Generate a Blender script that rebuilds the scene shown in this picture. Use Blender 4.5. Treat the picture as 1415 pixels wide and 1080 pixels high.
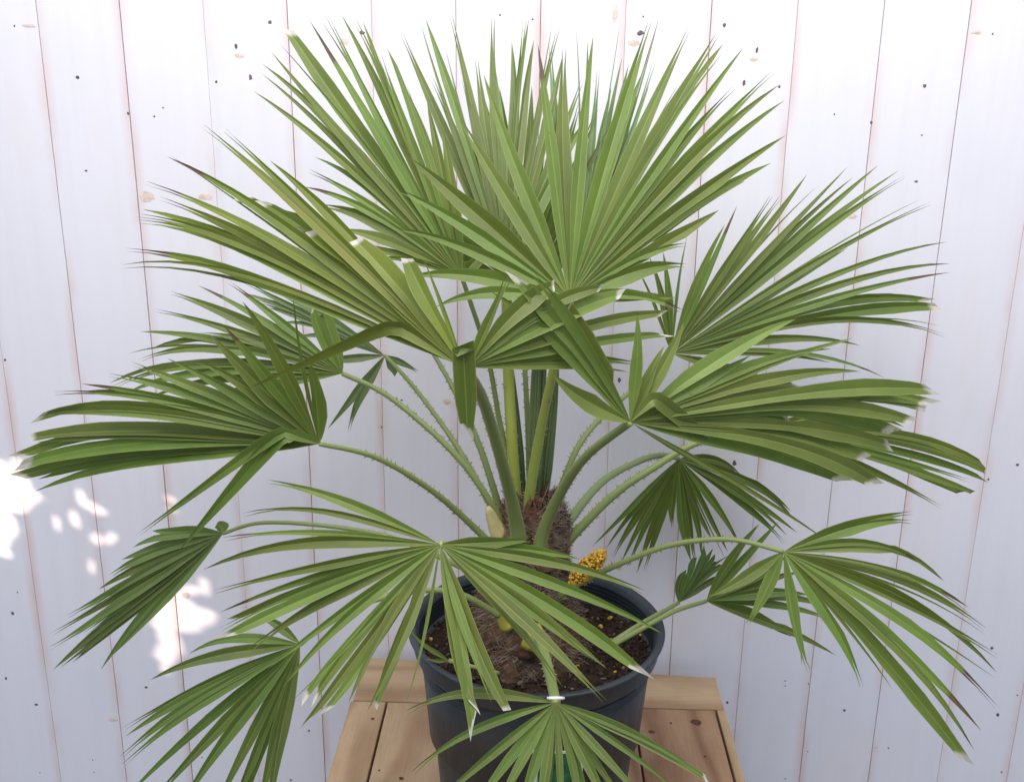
import bpy, bmesh, math, random
from mathutils import Vector, Matrix, noise
random.seed(7)
for o in list(bpy.data.objects): bpy.data.objects.remove(o)
S = bpy.context.scene
COL = S.collection
rad = math.radians
# ------------------------------------------------------------------ camera (world: table top z = 0, wall face y = 0)
FPX = 1450.0
PITCH, ROLL, YAW = rad(17.3965), rad(0.659), rad(-1.3977)
CAM = Vector((0.8447, -1.8356, 1.12))
_fw = Vector((math.sin(YAW)*math.cos(PITCH), math.cos(YAW)*math.cos(PITCH), -math.sin(PITCH)))
_rt = Vector((math.cos(YAW), -math.sin(YAW), 0)); _up = _rt.cross(_fw)
RT = _rt*math.cos(ROLL)+_up*math.sin(ROLL); UP = -_rt*math.sin(ROLL)+_up*math.cos(ROLL); FW = _fw
cd = bpy.data.cameras.new('camera'); cam = bpy.data.objects.new('camera', cd); COL.objects.link(cam)
cam.matrix_world = Matrix((( RT.x, UP.x, -FW.x, CAM.x), (RT.y, UP.y, -FW.y, CAM.y), (RT.z, UP.z, -FW.z, CAM.z), (0,0,0,1)))
cd.sensor_width = 36; cd.sensor_fit = 'HORIZONTAL'; cd.lens = 36*FPX/1415; cd.clip_end = 200; cd.clip_start = 0.05
S.camera = cam
# ------------------------------------------------------------------ light
W = bpy.data.worlds.new('World'); S.world = W; W.use_nodes = True
wn = W.node_tree; bg = wn.nodes['Background']
sk = wn.nodes.new('ShaderNodeTexSky'); sk.sky_type = 'NISHITA'; sk.sun_disc = False
sk.sun_elevation = rad(48); sk.sun_rotation = rad(200)
wn.links.new(sk.outputs[0], bg.inputs[0]); bg.inputs[1].default_value = 0.115
def lamp(name, kind, loc, target, energy, color, **kw):
    l = bpy.data.lights.new(name, kind); o = bpy.data.objects.new(name, l); COL.objects.link(o)
    o.location = loc; o.rotation_euler = (Vector(target)-Vector(loc)).to_track_quat('-Z', 'Y').to_euler()
    l.energy = energy; l.color = color
    for k, v in kw.items(): setattr(l, k, v)
    return o
lamp('soft_overhead_light', 'AREA', (0.85, -1.15, 2.15), (0.8, -0.2, 0.35), 54, (1.0, 0.965, 0.94), shape='RECTANGLE', size=2.8, size_y=1.2)
# added warm spot lamp standing for low sun; its mask draws the wall flecks
FLECKS = [(0,670,52,34,10),(25,692,36,18,-15),(2,730,22,36,0),(78,722,4,11,-12),(103,716,6,14,-18),(135,705,18,8,25),(112,686,5,15,-20),(133,744,10,8,40),(152,744,10,6,-45),(127,782,4,12,0),(236,704,6,3,0),(235,690,7,4,30),
          (240,850,36,26,0),(266,858,40,16,-15),(232,888,18,36,-4),(240,820,14,9,20),(262,815,14,7,0),(282,812,6,14,-15),(228,920,6,12,0)]
fk = lamp('sun_fleck_spot', 'SPOT', (-1.3, -1.5, 1.05), (0.15, 0, 0.22), 330, (1.0, 0.80, 0.66), spot_size=rad(46), spot_blend=0.2, shadow_soft_size=0.008)
fk.data.use_nodes = True
def _fleck_nodes():
    t = fk.data.node_tree; em = [n for n in t.nodes if n.type == 'EMISSION'][0]
    tc = t.nodes.new('ShaderNodeTexCoord'); sp = t.nodes.new('ShaderNodeSeparateXYZ'); t.links.new(tc.outputs['Normal'], sp.inputs[0])
    def mt(op, a, b=None, clamp=False):
        m = t.nodes.new('ShaderNodeMath'); m.operation = op; m.use_clamp = clamp
        for k, v in ((0, a), (1, b)):
            if v is None: continue
            if isinstance(v, bpy.types.NodeSocket): t.links.new(v, m.inputs[k])
            else: m.inputs[k].default_value = v
        return m.outputs[0]
    u, v = mt('DIVIDE', sp.outputs[0], sp.outputs[2]), mt('DIVIDE', sp.outputs[1], sp.outputs[2])
    cb = t.nodes.new('ShaderNodeCombineXYZ'); t.links.new(u, cb.inputs[0]); t.links.new(v, cb.inputs[1])
    nz = t.nodes.new('ShaderNodeTexNoise'); nz.inputs['Scale'].default_value = 60; nz.inputs['Detail'].default_value = 3; t.links.new(cb.outputs[0], nz.inputs['Vector'])
    wob = mt('MULTIPLY', mt('SUBTRACT', nz.outputs[0], 0.5), 1.9)
    Rm = fk.rotation_euler.to_matrix().transposed(); L0 = Vector(fk.location)
    def uv(px, py):
        d = FW + RT*((px-707.5)/FPX) + UP*((540-py)/FPX); p = CAM + d*(-CAM.y/d.y); q = Rm @ (p-L0); return q.x/q.z, q.y/q.z
    tot = None
    for (x, y, rx, ry, an) in FLECKS:
        ca, sa = math.cos(rad(an)), math.sin(rad(an)); c = uv(x, y); a = uv(x+rx*ca, y+rx*sa); b = uv(x-ry*sa, y+ry*ca)
        ax, ay, bx, by = a[0]-c[0], a[1]-c[1], b[0]-c[0], b[1]-c[1]; det = ax*by-ay*bx
        du, dv = mt('SUBTRACT', u, c[0]), mt('SUBTRACT', v, c[1])
        p = mt('ADD', mt('MULTIPLY', du, by/det), mt('MULTIPLY', dv, -bx/det)); q = mt('ADD', mt('MULTIPLY', du, -ay/det), mt('MULTIPLY', dv, ax/det))
        d2 = mt('SQRT', mt('ADD', mt('MULTIPLY', p, p), mt('MULTIPLY', q, q)))
        m = mt('MULTIPLY', mt('SUBTRACT', 1.0, mt('ADD', d2, wob)), 5.0, True)
        tot = m if tot is None else mt('MAXIMUM', tot, m)
    t.links.new(tot, em.inputs['Strength'])
_fleck_nodes()
S.view_settings.view_transform = 'Standard'; S.view_settings.look = 'None'
S.view_settings.exposure = 0.0; S.view_settings.gamma = 1.0; S.view_settings.use_curve_mapping = False

# ------------------------------------------------------------------ helpers
def ray(px, py): return FW + RT*((px-707.5)/FPX) + UP*((540-py)/FPX)
def P(px, py, Y):                       # pixel direction met with the upright plane at distance Y
    d = ray(px, py); return CAM + d*((Y-CAM.y)/d.y)
def PZ(px, py, z):                      # pixel direction met with a level plane
    d = ray(px, py); return CAM + d*((z-CAM.z)/d.z)
def tag(o, label=None, cat=None, group=None, kind=None):
    if label: o['label'] = label
    if cat: o['category'] = cat
    if group: o['group'] = group
    if kind: o['kind'] = kind
    return o
def empty(name, loc=(0,0,0)):
    o = bpy.data.objects.new(name, None); COL.objects.link(o); o.location = loc; o.empty_display_size = 0.05; return o
def link(name, me, mat, parent=None, smooth=True):
    if mat is not None:
        for m in (mat if isinstance(mat, (list, tuple)) else [mat]): me.materials.append(m)
    if smooth:
        for p in me.polygons: p.use_smooth = True
    o = bpy.data.objects.new(name, me); COL.objects.link(o)
    if parent is not None:
        o.parent = parent
        root = parent
        off = Vector((0,0,0))
        while root is not None: off += root.location; root = root.parent
        o.location = -off               # meshes are written in world coordinates
    return o
def mesh(name, vs, fs):
    me = bpy.data.meshes.new(name); me.from_pydata([tuple(v) for v in vs], [], fs); me.update(); return me
def bm_box(name, x0, x1, y0, y1, z0, z1, bev=0.0, seg=2):
    bm = bmesh.new(); bmesh.ops.create_cube(bm, size=1)
    for v in bm.verts: v.co = Vector(((x0+x1)/2+v.co.x*(x1-x0), (y0+y1)/2+v.co.y*(y1-y0), (z0+z1)/2+v.co.z*(z1-z0)))
    if bev: bmesh.ops.bevel(bm, geom=bm.edges[:], offset=bev, segments=seg, affect='EDGES', profile=0.6)
    me = bpy.data.meshes.new(name); bm.to_mesh(me); bm.free(); return me
def lathe(prof, n, c):
    vs, fs = [], []
    for i in range(n):
        a = 2*math.pi*i/n
        for r, z in prof: vs.append((c[0]+r*math.cos(a), c[1]+r*math.sin(a), c[2]+z))
    m = len(prof)
    for i in range(n):
        for j in range(m-1):
            a, b = i*m+j, ((i+1) % n)*m+j
            fs.append((a, b, b+1, a+1))
    return vs, fs
class NT:
    def __init__(s, name):
        s.m = bpy.data.materials.new(name); s.m.use_nodes = True; s.t = s.m.node_tree; s.b = s.t.nodes['Principled BSDF']; s.out = s.t.nodes['Material Output']
    def n(s, ty, **kw):
        nd = s.t.nodes.new(ty)
        for k, v in kw.items():
            if k.startswith('i_'):
                key = k[2:]; nd.inputs[int(key) if key.isdigit() else key].default_value = v
            else: setattr(nd, k, v)
        return nd
    def l(s, a, b): s.t.links.new(a, b)
    def ramp(s, src, stops):
        r = s.n('ShaderNodeValToRGB'); e = r.color_ramp.elements
        while len(e) < len(stops): e.new(0.5)
        for k, (p, c) in enumerate(stops): e[k].position = p; e[k].color = c if len(c) == 4 else (*c, 1)
        s.l(src, r.inputs[0]); return r.outputs[0]
    def mix(s, f, a, b, mode='MIX'):
        m = s.n('ShaderNodeMix', data_type='RGBA', blend_type=mode)
        for sock, v in ((m.inputs[0], f), (m.inputs[6], a), (m.inputs[7], b)):
            if isinstance(v, bpy.types.NodeSocket): s.l(v, sock)
            elif isinstance(v, (int, float)): sock.default_value = v
            else: sock.default_value = (*v, 1) if len(v) == 3 else v
        return m.outputs[2]
    def math(s, op, a, b=None, clamp=False):
        m = s.n('ShaderNodeMath', operation=op, use_clamp=clamp)
        for k, v in ((0, a), (1, b)):
            if v is None: continue
            if isinstance(v, bpy.types.NodeSocket): s.l(v, m.inputs[k])
            else: m.inputs[k].default_value = v
        return m.outputs[0]
    def bump(s, h, strength, dist):
        b = s.n('ShaderNodeBump'); b.inputs['Strength'].default_value = strength; b.inputs['Distance'].default_value = dist
        s.l(h, b.inputs['Height']); s.l(b.outputs[0], s.b.inputs['Normal'])
    def noise(s, vec, scale, detail=4, rough=0.55):
        t = s.n('ShaderNodeTexNoise'); t.inputs['Scale'].default_value = scale; t.inputs['Detail'].default_value = detail; t.inputs['Roughness'].default_value = rough
        s.l(vec, t.inputs['Vector']); return t.outputs[0]
    def mapped(s, vec, scale):
        m = s.n('ShaderNodeMapping'); m.inputs['Scale'].default_value = scale; s.l(vec, m.inputs['Vector']); return m

# ------------------------------------------------------------------ materials
def leaf_material(name, tip_col, tip_at, tip_w):
    M = NT(name); tc = M.n('ShaderNodeTexCoord'); oi = M.n('ShaderNodeObjectInfo'); geo = M.n('ShaderNodeNewGeometry')
    sep = M.n('ShaderNodeSeparateXYZ'); M.l(tc.outputs['UV'], sep.inputs[0]); u, v = sep.outputs[0], sep.outputs[1]
    base = oi.outputs['Color']
    at = M.n('ShaderNodeAttribute', attribute_name='seg'); RND = M.math('FRACT', M.math('ADD', oi.outputs['Random'], at.outputs['Fac']))
    hsv = M.n('ShaderNodeHueSaturation'); M.l(base, hsv.inputs['Color'])
    M.l(M.math('ADD', M.math('MULTIPLY', RND, 0.05), 0.470), hsv.inputs['Hue'])
    M.l(M.math('ADD', M.math('MULTIPLY', RND, 0.52), 0.76), hsv.inputs['Value'])
    hsv.inputs['Saturation'].default_value = 1.1
    c = hsv.outputs[0]
    und = M.mix(0.5, c, (0.18, 0.25, 0.16)); c = M.mix(geo.outputs['Backfacing'], c, und)
    # fine parallel veins + blotches
    mp = M.mapped(tc.outputs['UV'], (30, 1.0, 1)); nz = M.noise(mp.outputs[0], 1.0, 3)
    c = M.mix(M.ramp(nz, [(0.3, (0, 0, 0)), (0.70, (0.8, 0.8, 0.8))]), c, M.mix(0.6, c, (0.235, 0.285, 0.085)))
    nz2 = M.noise(tc.outputs['Object'], 14, 3)
    c = M.mix(M.ramp(nz2, [(0.35, (0.45, 0.45, 0.45)), (0.62, (0, 0, 0))]), c, M.mix(0.6, c, (0.045, 0.095, 0.02)))
    # yellowish rib and margins
    d = M.math('ABSOLUTE', M.math('SUBTRACT', u, 0.5))
    rib = M.math('MULTIPLY', M.math('LESS_THAN', d, 0.035), 0.55); mar = M.math('MULTIPLY', M.math('GREATER_THAN', d, 0.455), 0.65)
    c = M.mix(M.math('MAXIMUM', rib, mar), c, (0.30, 0.33, 0.085))
    # yellow-green towards the hub where the segments are joined
    c = M.mix(M.ramp(v, [(0.0, (0.55, 0.55, 0.55)), (0.12, (0.0, 0.0, 0.0))]), c, (0.25, 0.30, 0.07))
    # dry tip
    tip = M.math('ADD', v, M.math('MULTIPLY', M.math('SUBTRACT', nz, 0.5), 0.05))
    edge = M.math('SUBTRACT', tip_at, M.math('MULTIPLY', RND, tip_w))
    tm = M.math('MULTIPLY', M.math('SUBTRACT', tip, edge), 60.0, clamp=True)
    tcol = M.mix(M.math('FRACT', M.math('MULTIPLY', RND, 7.3)), tip_col, tuple(q*.6 for q in tip_col)); c = M.mix(tm, c, tcol)
    # small brown specks
    sp = M.noise(tc.outputs['Object'], 190, 1); c = M.mix(M.ramp(sp, [(0.735, (0, 0, 0)), (0.77, (0.6, 0.6, 0.6))]), c, (0.16, 0.10, 0.04))
    M.l(c, M.b.inputs['Base Color'])
    M.b.inputs['Roughness'].default_value = 0.38; M.b.inputs['Specular IOR Level'].default_value = 0.5
    mp2 = M.mapped(tc.outputs['UV'], (34, 0.6, 1)); M.bump(M.noise(mp2.outputs[0], 1.0, 2), 0.7, 0.0007)
    tr = M.n('ShaderNodeBsdfTranslucent'); M.l(M.mix(1.0, c, (1.0, 1.15, 0.45), 'MULTIPLY'), tr.inputs[0])
    mx = M.n('ShaderNodeMixShader', i_0=0.22); M.l(M.b.outputs[0], mx.inputs[1]); M.l(tr.outputs[0], mx.inputs[2]); M.l(mx.outputs[0], M.out.inputs[0])
    return M.m
M_LEAF = leaf_material('leaf_green', (0.20, 0.13, 0.07), 1.0, 0.035)
M_CUT = leaf_material('leaf_with_cut_dry_tip', (0.72, 0.67, 0.60), 0.978, 0.03)
M_BROWN = leaf_material('leaf_with_brown_filament', (0.17, 0.11, 0.06), 0.97, 0.16)

def petiole_material():
    M = NT('petiole_green'); tc = M.n('ShaderNodeTexCoord'); oi = M.n('ShaderNodeObjectInfo')
    mp = M.mapped(tc.outputs['UV'], (18, 3, 1)); nz = M.noise(mp.outputs[0], 1.0, 4)
    c = M.mix(M.ramp(nz, [(0.3, (0, 0, 0)), (0.75, (0.7, 0.7, 0.7))]), oi.outputs['Color'], M.mix(0.6, oi.outputs['Color'], (0.30, 0.33, 0.12)))
    sp = M.noise(tc.outputs['Object'], 120, 2); c = M.mix(M.ramp(sp, [(0.62, (0, 0, 0)), (0.72, (0.55, 0.55, 0.55))]), c, (0.20, 0.17, 0.10))
    sx = M.n('ShaderNodeSeparateXYZ'); M.l(tc.outputs['UV'], sx.inputs[0]); e = M.math('ABSOLUTE', M.math('SUBTRACT', M.math('FRACT', M.math('ADD', M.math('MULTIPLY', sx.outputs[0], 2.0), 0.5)), 0.5))
    c = M.mix(M.ramp(e, [(0.08, (0.65, 0.65, 0.65)), (0.2, (0, 0, 0))]), c, (0.36, 0.36, 0.11))
    M.l(c, M.b.inputs['Base Color']); M.b.inputs['Roughness'].default_value = 0.42; M.bump(nz, 0.5, 0.0008); return M.m
M_PET = petiole_material()
def flat(name, col, rough=0.6, var=0.35, scale=40, bumpd=0.0):
    M = NT(name); tc = M.n('ShaderNodeTexCoord'); nz = M.noise(tc.outputs['Object'], scale, 5)
    dark = tuple(c*(1-var) for c in col); lite = tuple(min(1, c*(1+var)) for c in col)
    M.l(M.ramp(nz, [(0.3, dark), (0.7, lite)]), M.b.inputs['Base Color']); M.b.inputs['Roughness'].default_value = rough
    if bumpd: M.bump(nz, 0.6, bumpd)
    return M.m
M_SPINE = flat('spine_tan', (0.27, 0.25, 0.09), 0.5)
M_FIBRE = flat('trunk_fibre', (0.25, 0.185, 0.14), 0.9, 0.5, 60)
M_TRUNK = flat('trunk_bark', (0.13, 0.075, 0.045), 0.9, 0.6, 50, 0.004)
M_BOOT = flat('old_leaf_base_red_brown', (0.105, 0.045, 0.025), 0.9, 0.6, 160, 0.004)
M_YEL = flat('cut_leaf_base_yellow', (0.48, 0.43, 0.07), 0.55, 0.3, 60, 0.001)
M_CREAM = flat('spathe_cream', (0.55, 0.47, 0.22), 0.55, 0.25, 40, 0.001)
M_FLOW = flat('flower_orange_yellow', (0.50, 0.29, 0.025), 0.6, 0.5, 130)
M_SOIL = flat('potting_soil_dark', (0.028, 0.018, 0.013), 0.95, 0.6, 90, 0.004)
M_CLOD = flat('soil_crumb', (0.042, 0.029, 0.022), 0.95, 0.7, 150)
M_CHIP = flat('soil_bark_chip', (0.15, 0.105, 0.075), 0.9, 0.5, 80)
for m_ in (M_SOIL, M_CLOD, M_CHIP, M_TRUNK, M_FIBRE): m_.node_tree.nodes['Principled BSDF'].inputs['Specular IOR Level'].default_value = 0.08
M_WHITE = flat('white_plastic', (0.80, 0.80, 0.80), 0.4, 0.05, 20)
M_KNOT = flat('wood_knot', (0.15, 0.10, 0.115), 0.7, 0.5, 300)
M_STAIN = flat('knot_resin_stain', (0.72, 0.58, 0.50), 0.7, 0.2, 120)

def wall_material():
    M = NT('white_washed_board'); tc = M.n('ShaderNodeTexCoord'); oi = M.n('ShaderNodeObjectInfo')
    vec = M.n('ShaderNodeVectorMath', operation='ADD'); M.l(tc.outputs['Object'], vec.inputs[0])
    cmb = M.n('ShaderNodeCombineXYZ'); M.l(M.math('MULTIPLY', oi.outputs['Random'], 37.0), cmb.inputs[2]); M.l(cmb.outputs[0], vec.inputs[1])
    mp = M.mapped(vec.outputs[0], (34, 34, 1.6)); g = M.noise(mp.outputs[0], 1.0, 6, 0.6)
    c = M.ramp(g, [(0.25, (0.755, 0.74, 0.79)), (0.5, (0.785, 0.77, 0.825)), (0.75, (0.80, 0.785, 0.84))])
    big = M.noise(M.mapped(vec.outputs[0], (9, 9, 2.2)).outputs[0], 1.0, 5)
    c = M.mix(M.ramp(big, [(0.56, (0, 0, 0)), (0.74, (0.6, 0.6, 0.6))]), c, (0.78, 0.70, 0.66))     # thin paint, warm wood showing
    gr = M.noise(M.mapped(vec.outputs[0], (5, 5, 3)).outputs[0], 1.0, 4)
    c = M.mix(M.ramp(gr, [(0.55, (0, 0, 0)), (0.72, (0.5, 0.5, 0.5))]), c, (0.72, 0.73, 0.78))
    # pinkish edge along each board, strongest in patches
    gen = M.n('ShaderNodeSeparateXYZ'); M.l(tc.outputs['Generated'], gen.inputs[0])
    d = M.math('ABSOLUTE', M.math('SUBTRACT', gen.outputs[0], 0.5))
    e = M.math('MULTIPLY', M.ramp(d, [(0.38, (0, 0, 0)), (0.5, (1, 1, 1))]), M.ramp(M.noise(M.mapped(vec.outputs[0], (3, 3, 3.5)).outputs[0], 1.0, 4), [(0.42, (0, 0, 0)), (0.64, (0.85, 0.85, 0.85))]))
    c = M.mix(e, c, (0.70, 0.53, 0.49))
    M.l(c, M.b.inputs['Base Color']); M.b.inputs['Roughness'].default_value = 0.55; M.bump(g, 0.12, 0.0012); return M.m
M_WALL = wall_material()
M_GAP = flat('board_joint_pink_brown', (0.42, 0.27, 0.25), 0.8, 0.3, 30)
def wood(name, dark, lite, rough=0.6):
    M = NT(name); tc = M.n('ShaderNodeTexCoord'); oi = M.n('ShaderNodeObjectInfo')
    cmb = M.n('ShaderNodeCombineXYZ'); M.l(M.math('MULTIPLY', oi.outputs['Random'], 23.0), cmb.inputs[0]); M.l(M.math('MULTIPLY', oi.outputs['Random'], 11.0), cmb.inputs[1])
    vec = M.n('ShaderNodeVectorMath', operation='ADD'); M.l(tc.outputs['UV'], vec.inputs[0]); M.l(cmb.outputs[0], vec.inputs[1])
    # growth rings bent round by noise: u runs along the grain
    wob = M.noise(M.mapped(vec.outputs[0], (1.6, 5, 1)).outputs[0], 1.0, 2)
    sp = M.n('ShaderNodeSeparateXYZ'); M.l(vec.outputs[0], sp.inputs[0])
    ringv = M.math('ADD', M.math('MULTIPLY', sp.outputs[1], 55.0), M.math('MULTIPLY', wob, 26.0))
    ring = M.math('ADD', M.math('MULTIPLY', M.math('SINE', ringv), 0.5), 0.5)
    fib = M.noise(M.mapped(vec.outputs[0], (14, 260, 1)).outputs[0], 1.0, 4)
    f = M.math('ADD', M.math('MULTIPLY', M.math('POWER', ring, 2.2), 0.5), M.math('MULTIPLY', fib, 0.55))
    c = M.ramp(f, [(0.15, lite), (0.85, dark)])
    big = M.noise(M.mapped(vec.outputs[0], (5, 9, 1)).outputs[0], 1.0, 5)
    c = M.mix(M.ramp(big, [(0.45, (0, 0, 0)), (0.75, (0.55, 0.55, 0.55))]), c, tuple(x*0.62 for x in dark))
    M.l(c, M.b.inputs['Base Color']); M.b.inputs['Roughness'].default_value = rough; M.bump(f, 0.25, 0.0009); return M.m
M_WOODL = wood('pale_larch', (0.36, 0.22, 0.115), (0.54, 0.38, 0.225))
M_WOODD = wood('warm_brown_larch', (0.24, 0.120, 0.060), (0.43, 0.265, 0.15))
def pot_material():
    M = NT('slate_plastic'); tc = M.n('ShaderNodeTexCoord')
    n1 = M.noise(tc.outputs['Object'], 9, 6, 0.65); n2 = M.noise(M.mapped(tc.outputs['Object'], (60, 60, 14)).outputs[0], 1.0, 5, 0.7); n3 = M.noise(tc.outputs['Object'], 260, 2)
    c = M.ramp(n1, [(0.3, (0.017, 0.024, 0.030)), (0.7, (0.034, 0.045, 0.054))])
    c = M.mix(M.ramp(n2, [(0.55, (0, 0, 0)), (0.8, (0.35, 0.35, 0.35))]), c, (0.10, 0.115, 0.12))
    c = M.mix(M.ramp(n3, [(0.68, (0, 0, 0)), (0.76, (0.5, 0.5, 0.5))]), c, (0.16, 0.17, 0.17))
    M.l(c, M.b.inputs['Base Color']); M.l(M.ramp(n2, [(0.3, (0.38, 0.38, 0.38)), (0.8, (0.62, 0.62, 0.62))]), M.b.inputs['Roughness'])
    M.bump(n2, 0.15, 0.001); return M.m
M_POT = pot_material()
M_FLOOR = flat('floor_concrete', (0.30, 0.30, 0.31), 0.85, 0.25, 6, 0.002)

# ------------------------------------------------------------------ the setting
FLOORZ = -0.74
fl = link('floor', mesh('floor', [(-8, -10, FLOORZ), (9, -10, FLOORZ), (9, 0.05, FLOORZ), (-8, 0.05, FLOORZ)], [(0, 1, 2, 3)]), M_FLOOR); tag(fl, kind='structure')
wall = empty('board_wall', (0.8, 0.0, FLOORZ)); tag(wall, 'white painted wall of upright boards behind the palm', 'wall')
BW = 0.14; K0, K1 = -6, 18
link('backing', bm_box('backing', K0*BW, K1*BW, 0.0045, 0.05, FLOORZ-0.001, 2.0), M_GAP, wall, False)
rb = random.Random(3)
boards = {}
# strength of the joint at the left side of board k, as the photograph shows it (some joints are almost painted shut)
JW = {0: .0016, 1: .0017, 2: .0007, 3: .0018, 4: .0005, 5: .0013, 6: .0014, 7: .0006, 8: .0018, 9: .0008, 10: .0017, 11: .0019, 12: .0007}
for k in range(K0, K1):
    a, b = JW.get(k, .0012)*.72, JW.get(k+1, .0012)*.72
    dy = rb.uniform(0, 0.0012)
    boards[k] = link('board', bm_box('board', k*BW+a/2, (k+1)*BW-b/2, dy, 0.0044, FLOORZ, 2.0, 0.0004, 1), M_WALL, wall, False); boards[k]['y'] = dy
    del boards[k]['y']; boards[k]['front'] = dy
def blob(c, rx, rz, y, seed, n=11):
    r = random.Random(seed); vs = [(c.x, y-0.0005, c.z)]; fs = []
    for i in range(n):
        a = 2*math.pi*i/n; q = r.uniform(.72, 1.2); vs.append((c.x+rx*q*math.cos(a), y, c.z+rz*q*math.sin(a)))
    for i in range(n): fs.append((0, 1+(i+1) % n, 1+i))
    return vs, fs
KN = [(107,107,4,4),(373,31,4,4),(326,64,3,6),(346,107,4,6),(299,113,3,3),(177,157,2.5,3),(225,149,2,2),(119,236,4,2.5),(20,36,2,2.5),(213,161,3,2),
 (1278,119,4,4),(1001,35,4,4),(1046,69,3,6),(1028,115,4,6),(1077,120,3,3),(1204,169,3,3),(1153,158,2,2),(1266,251,4,2.5),(1372,47,2,2.5),(1274,187,2,2),
 (885,46,7,5),(889,23,2,2),(500,45,6,4),(8,937,3,5),(17,847,4,5),(202,949,4.5,3.5),(50,973,5,3.5),(251,917,2.5,2.5),(427,1009,3.5,3.5),(55,1067,2,2),(128,1049,2,2),(130,1066,2,2),(279,1046,2,2),(402,1077,3,3),
 (340,768,3.5,3),(7,497,3,3),(24,818,2,2),(1015,640,5,7),(1406,642,4,4),(1366,662,3,3),(1167,981,4,4),(1379,987,4.5,5),(1371,895,4,5),(1085,947,2,2),(1117,944,2,2.5),(1085,940,3,2),
 (1116,1038,2,2),(1286,890,2,2),(1384,1066,3,2.5),(1085,1075,2.5,2),(1406,960,2.5,2.5),(1228,1033,3,2),(856,525,4,6),(555,553,3,2),(1005,970,3,4),(691,21,2,2),(736,27,2,2),(527,590,2,3)]
for i, (x, y, rx, rz) in enumerate(KN):
    c = P(x, y, 0); k = math.floor(c.x/BW); f = boards[k]['front']
    vs, fs = blob(c, rx*.00076, rz*.00080, f-0.0004, i); link('knot', mesh('knot', vs, fs), M_KNOT, boards[k], False)
ST = [(40,36,12,2.5),(331,77,9,3),(203,272,14,7),(282,272,14,5),(476,58,8,4),(875,60,14,4),(1041,82,8,3),(1350,45,10,2.5),(156,994,14,3),(1210,1032,14,3),(618,555,10,4),(850,20,5,12),(257,822,10,5),(1178,299,8,4)]
for i, (x, y, rx, rz) in enumerate(ST):
    c = P(x, y, 0); k = math.floor(c.x/BW); f = boards[k]['front']
    rr = min(rx*.00118, (k+1)*BW-c.x, c.x-k*BW); rr = max(rr*.8, .003)
    vs, fs = blob(c, rr, rz*.00125, f-0.0003, 90+i, 16); link('stain', mesh('stain', vs, fs), M_STAIN, boards[k], False)
for b in boards.values(): del b['front']

# ------------------------------------------------------------------ table
xl = (PZ(490, 960, 0).x+PZ(447, 1080, 0).x)/2; xr = (PZ(1004, 983, 0).x+PZ(1029, 1080, 0).x)/2
g1 = (PZ(536, 967, 0).x+PZ(506, 1079, 0).x)/2; g2 = (PZ(880, 1003, 0).x+PZ(888, 1078, 0).x)/2; g3 = (PZ(992, 984, 0).x+PZ(1012.5, 1079, 0).x)/2
ybk = (PZ(487, 966, 0).y+PZ(1005, 982, 0).y)/2; yfr = -0.98; ywl = PZ(506, 908, 0).y; ywr = PZ(994, 936, 0).y
print('TABLE', xl, xr, g1, g2, g3, ybk, ywl, ywr)
tab = empty('wooden_table', ((xl+xr)/2, -0.5, FLOORZ)); tag(tab, 'low table of rough brown larch planks under the pot', 'table')
def plank(name, x0, x1, y0, y1, z0, z1, mat, along, skew=0.0, bev=0.0025):
    me = bm_box(name, x0, x1, y0, y1, z0, z1, bev)
    if skew:                             # back edge runs a little oblique
        for v in me.vertices:
            if v.co.y > (y0+y1)/2: v.co.y += skew*((v.co.x-x0)/(x1-x0)-0.5)
    uv = me.uv_layers.new(name='UVMap')
    for lp in me.loops:
        c = me.vertices[lp.vertex_index].co
        uv.data[lp.index].uv = (c.x, c.y+c.z) if along == 'x' else (c.y, c.x+c.z)
    return link(name, me, mat, tab, False)
G = 0.0022
plank('cross_plank', xl+.004, xr-.001, ybk+.001, (ywl+ywr)/2, -0.026, 0.0008, M_WOODL, 'x', ywr-ywl)
mid = [g1+(g2-g1)*t for t in (0, .33, .67, 1)]
xs = [xl]+mid+[g3]
mats = [M_WOODL, M_WOODL, M_WOODD, M_WOODD, M_WOODD]
for i in range(len(xs)-1): plank('plank', xs[i]+(G if i else 0), xs[i+1]-G*.6, yfr, ybk-.001, -0.026, -0.0005*(i % 2), mats[i], 'y')
plank('edge_batten', g3+G, xr, yfr, ybk-.001, -0.030, 0.0012, M_WOODL, 'y')
plank('apron', xl+.02, xr-.02, ybk+.02, ybk+.045, -0.12, -0.0265, M_WOODD, 'x'); plank('apron', xl+.02, xr-.02, yfr+.03, yfr+.055, -0.12, -0.0265, M_WOODD, 'x')
for lx in (xl+.02, xr-.085):
    for ly in (ybk-.06, yfr+.06): plank('leg', lx, lx+.065, ly, ly+.065, FLOORZ, -0.0265, M_WOODD, 'y')
rk = random.Random(5)
for (x, y, r) in [(962,997,.0075),(900,1010,.0045),(515,992,.003),(554,1074,.003),(927,998,.002),(524,1063,.0018),(974,1044,.0022)]:
    c = PZ(x, y, 0.0012); vs = [(c.x, c.y, 0.0016)]; fs = []
    for i in range(10):
        a = i*math.pi/5; q = rk.uniform(.7, 1.25); vs.append((c.x+r*q*math.cos(a)*1.2, c.y+r*q*math.sin(a), 0.0010))
    for i in range(10): fs.append((0, 1+i, 1+(i+1) % 10))
    link('knot', mesh('knot', vs, fs), M_BOOT, tab, False)

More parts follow.
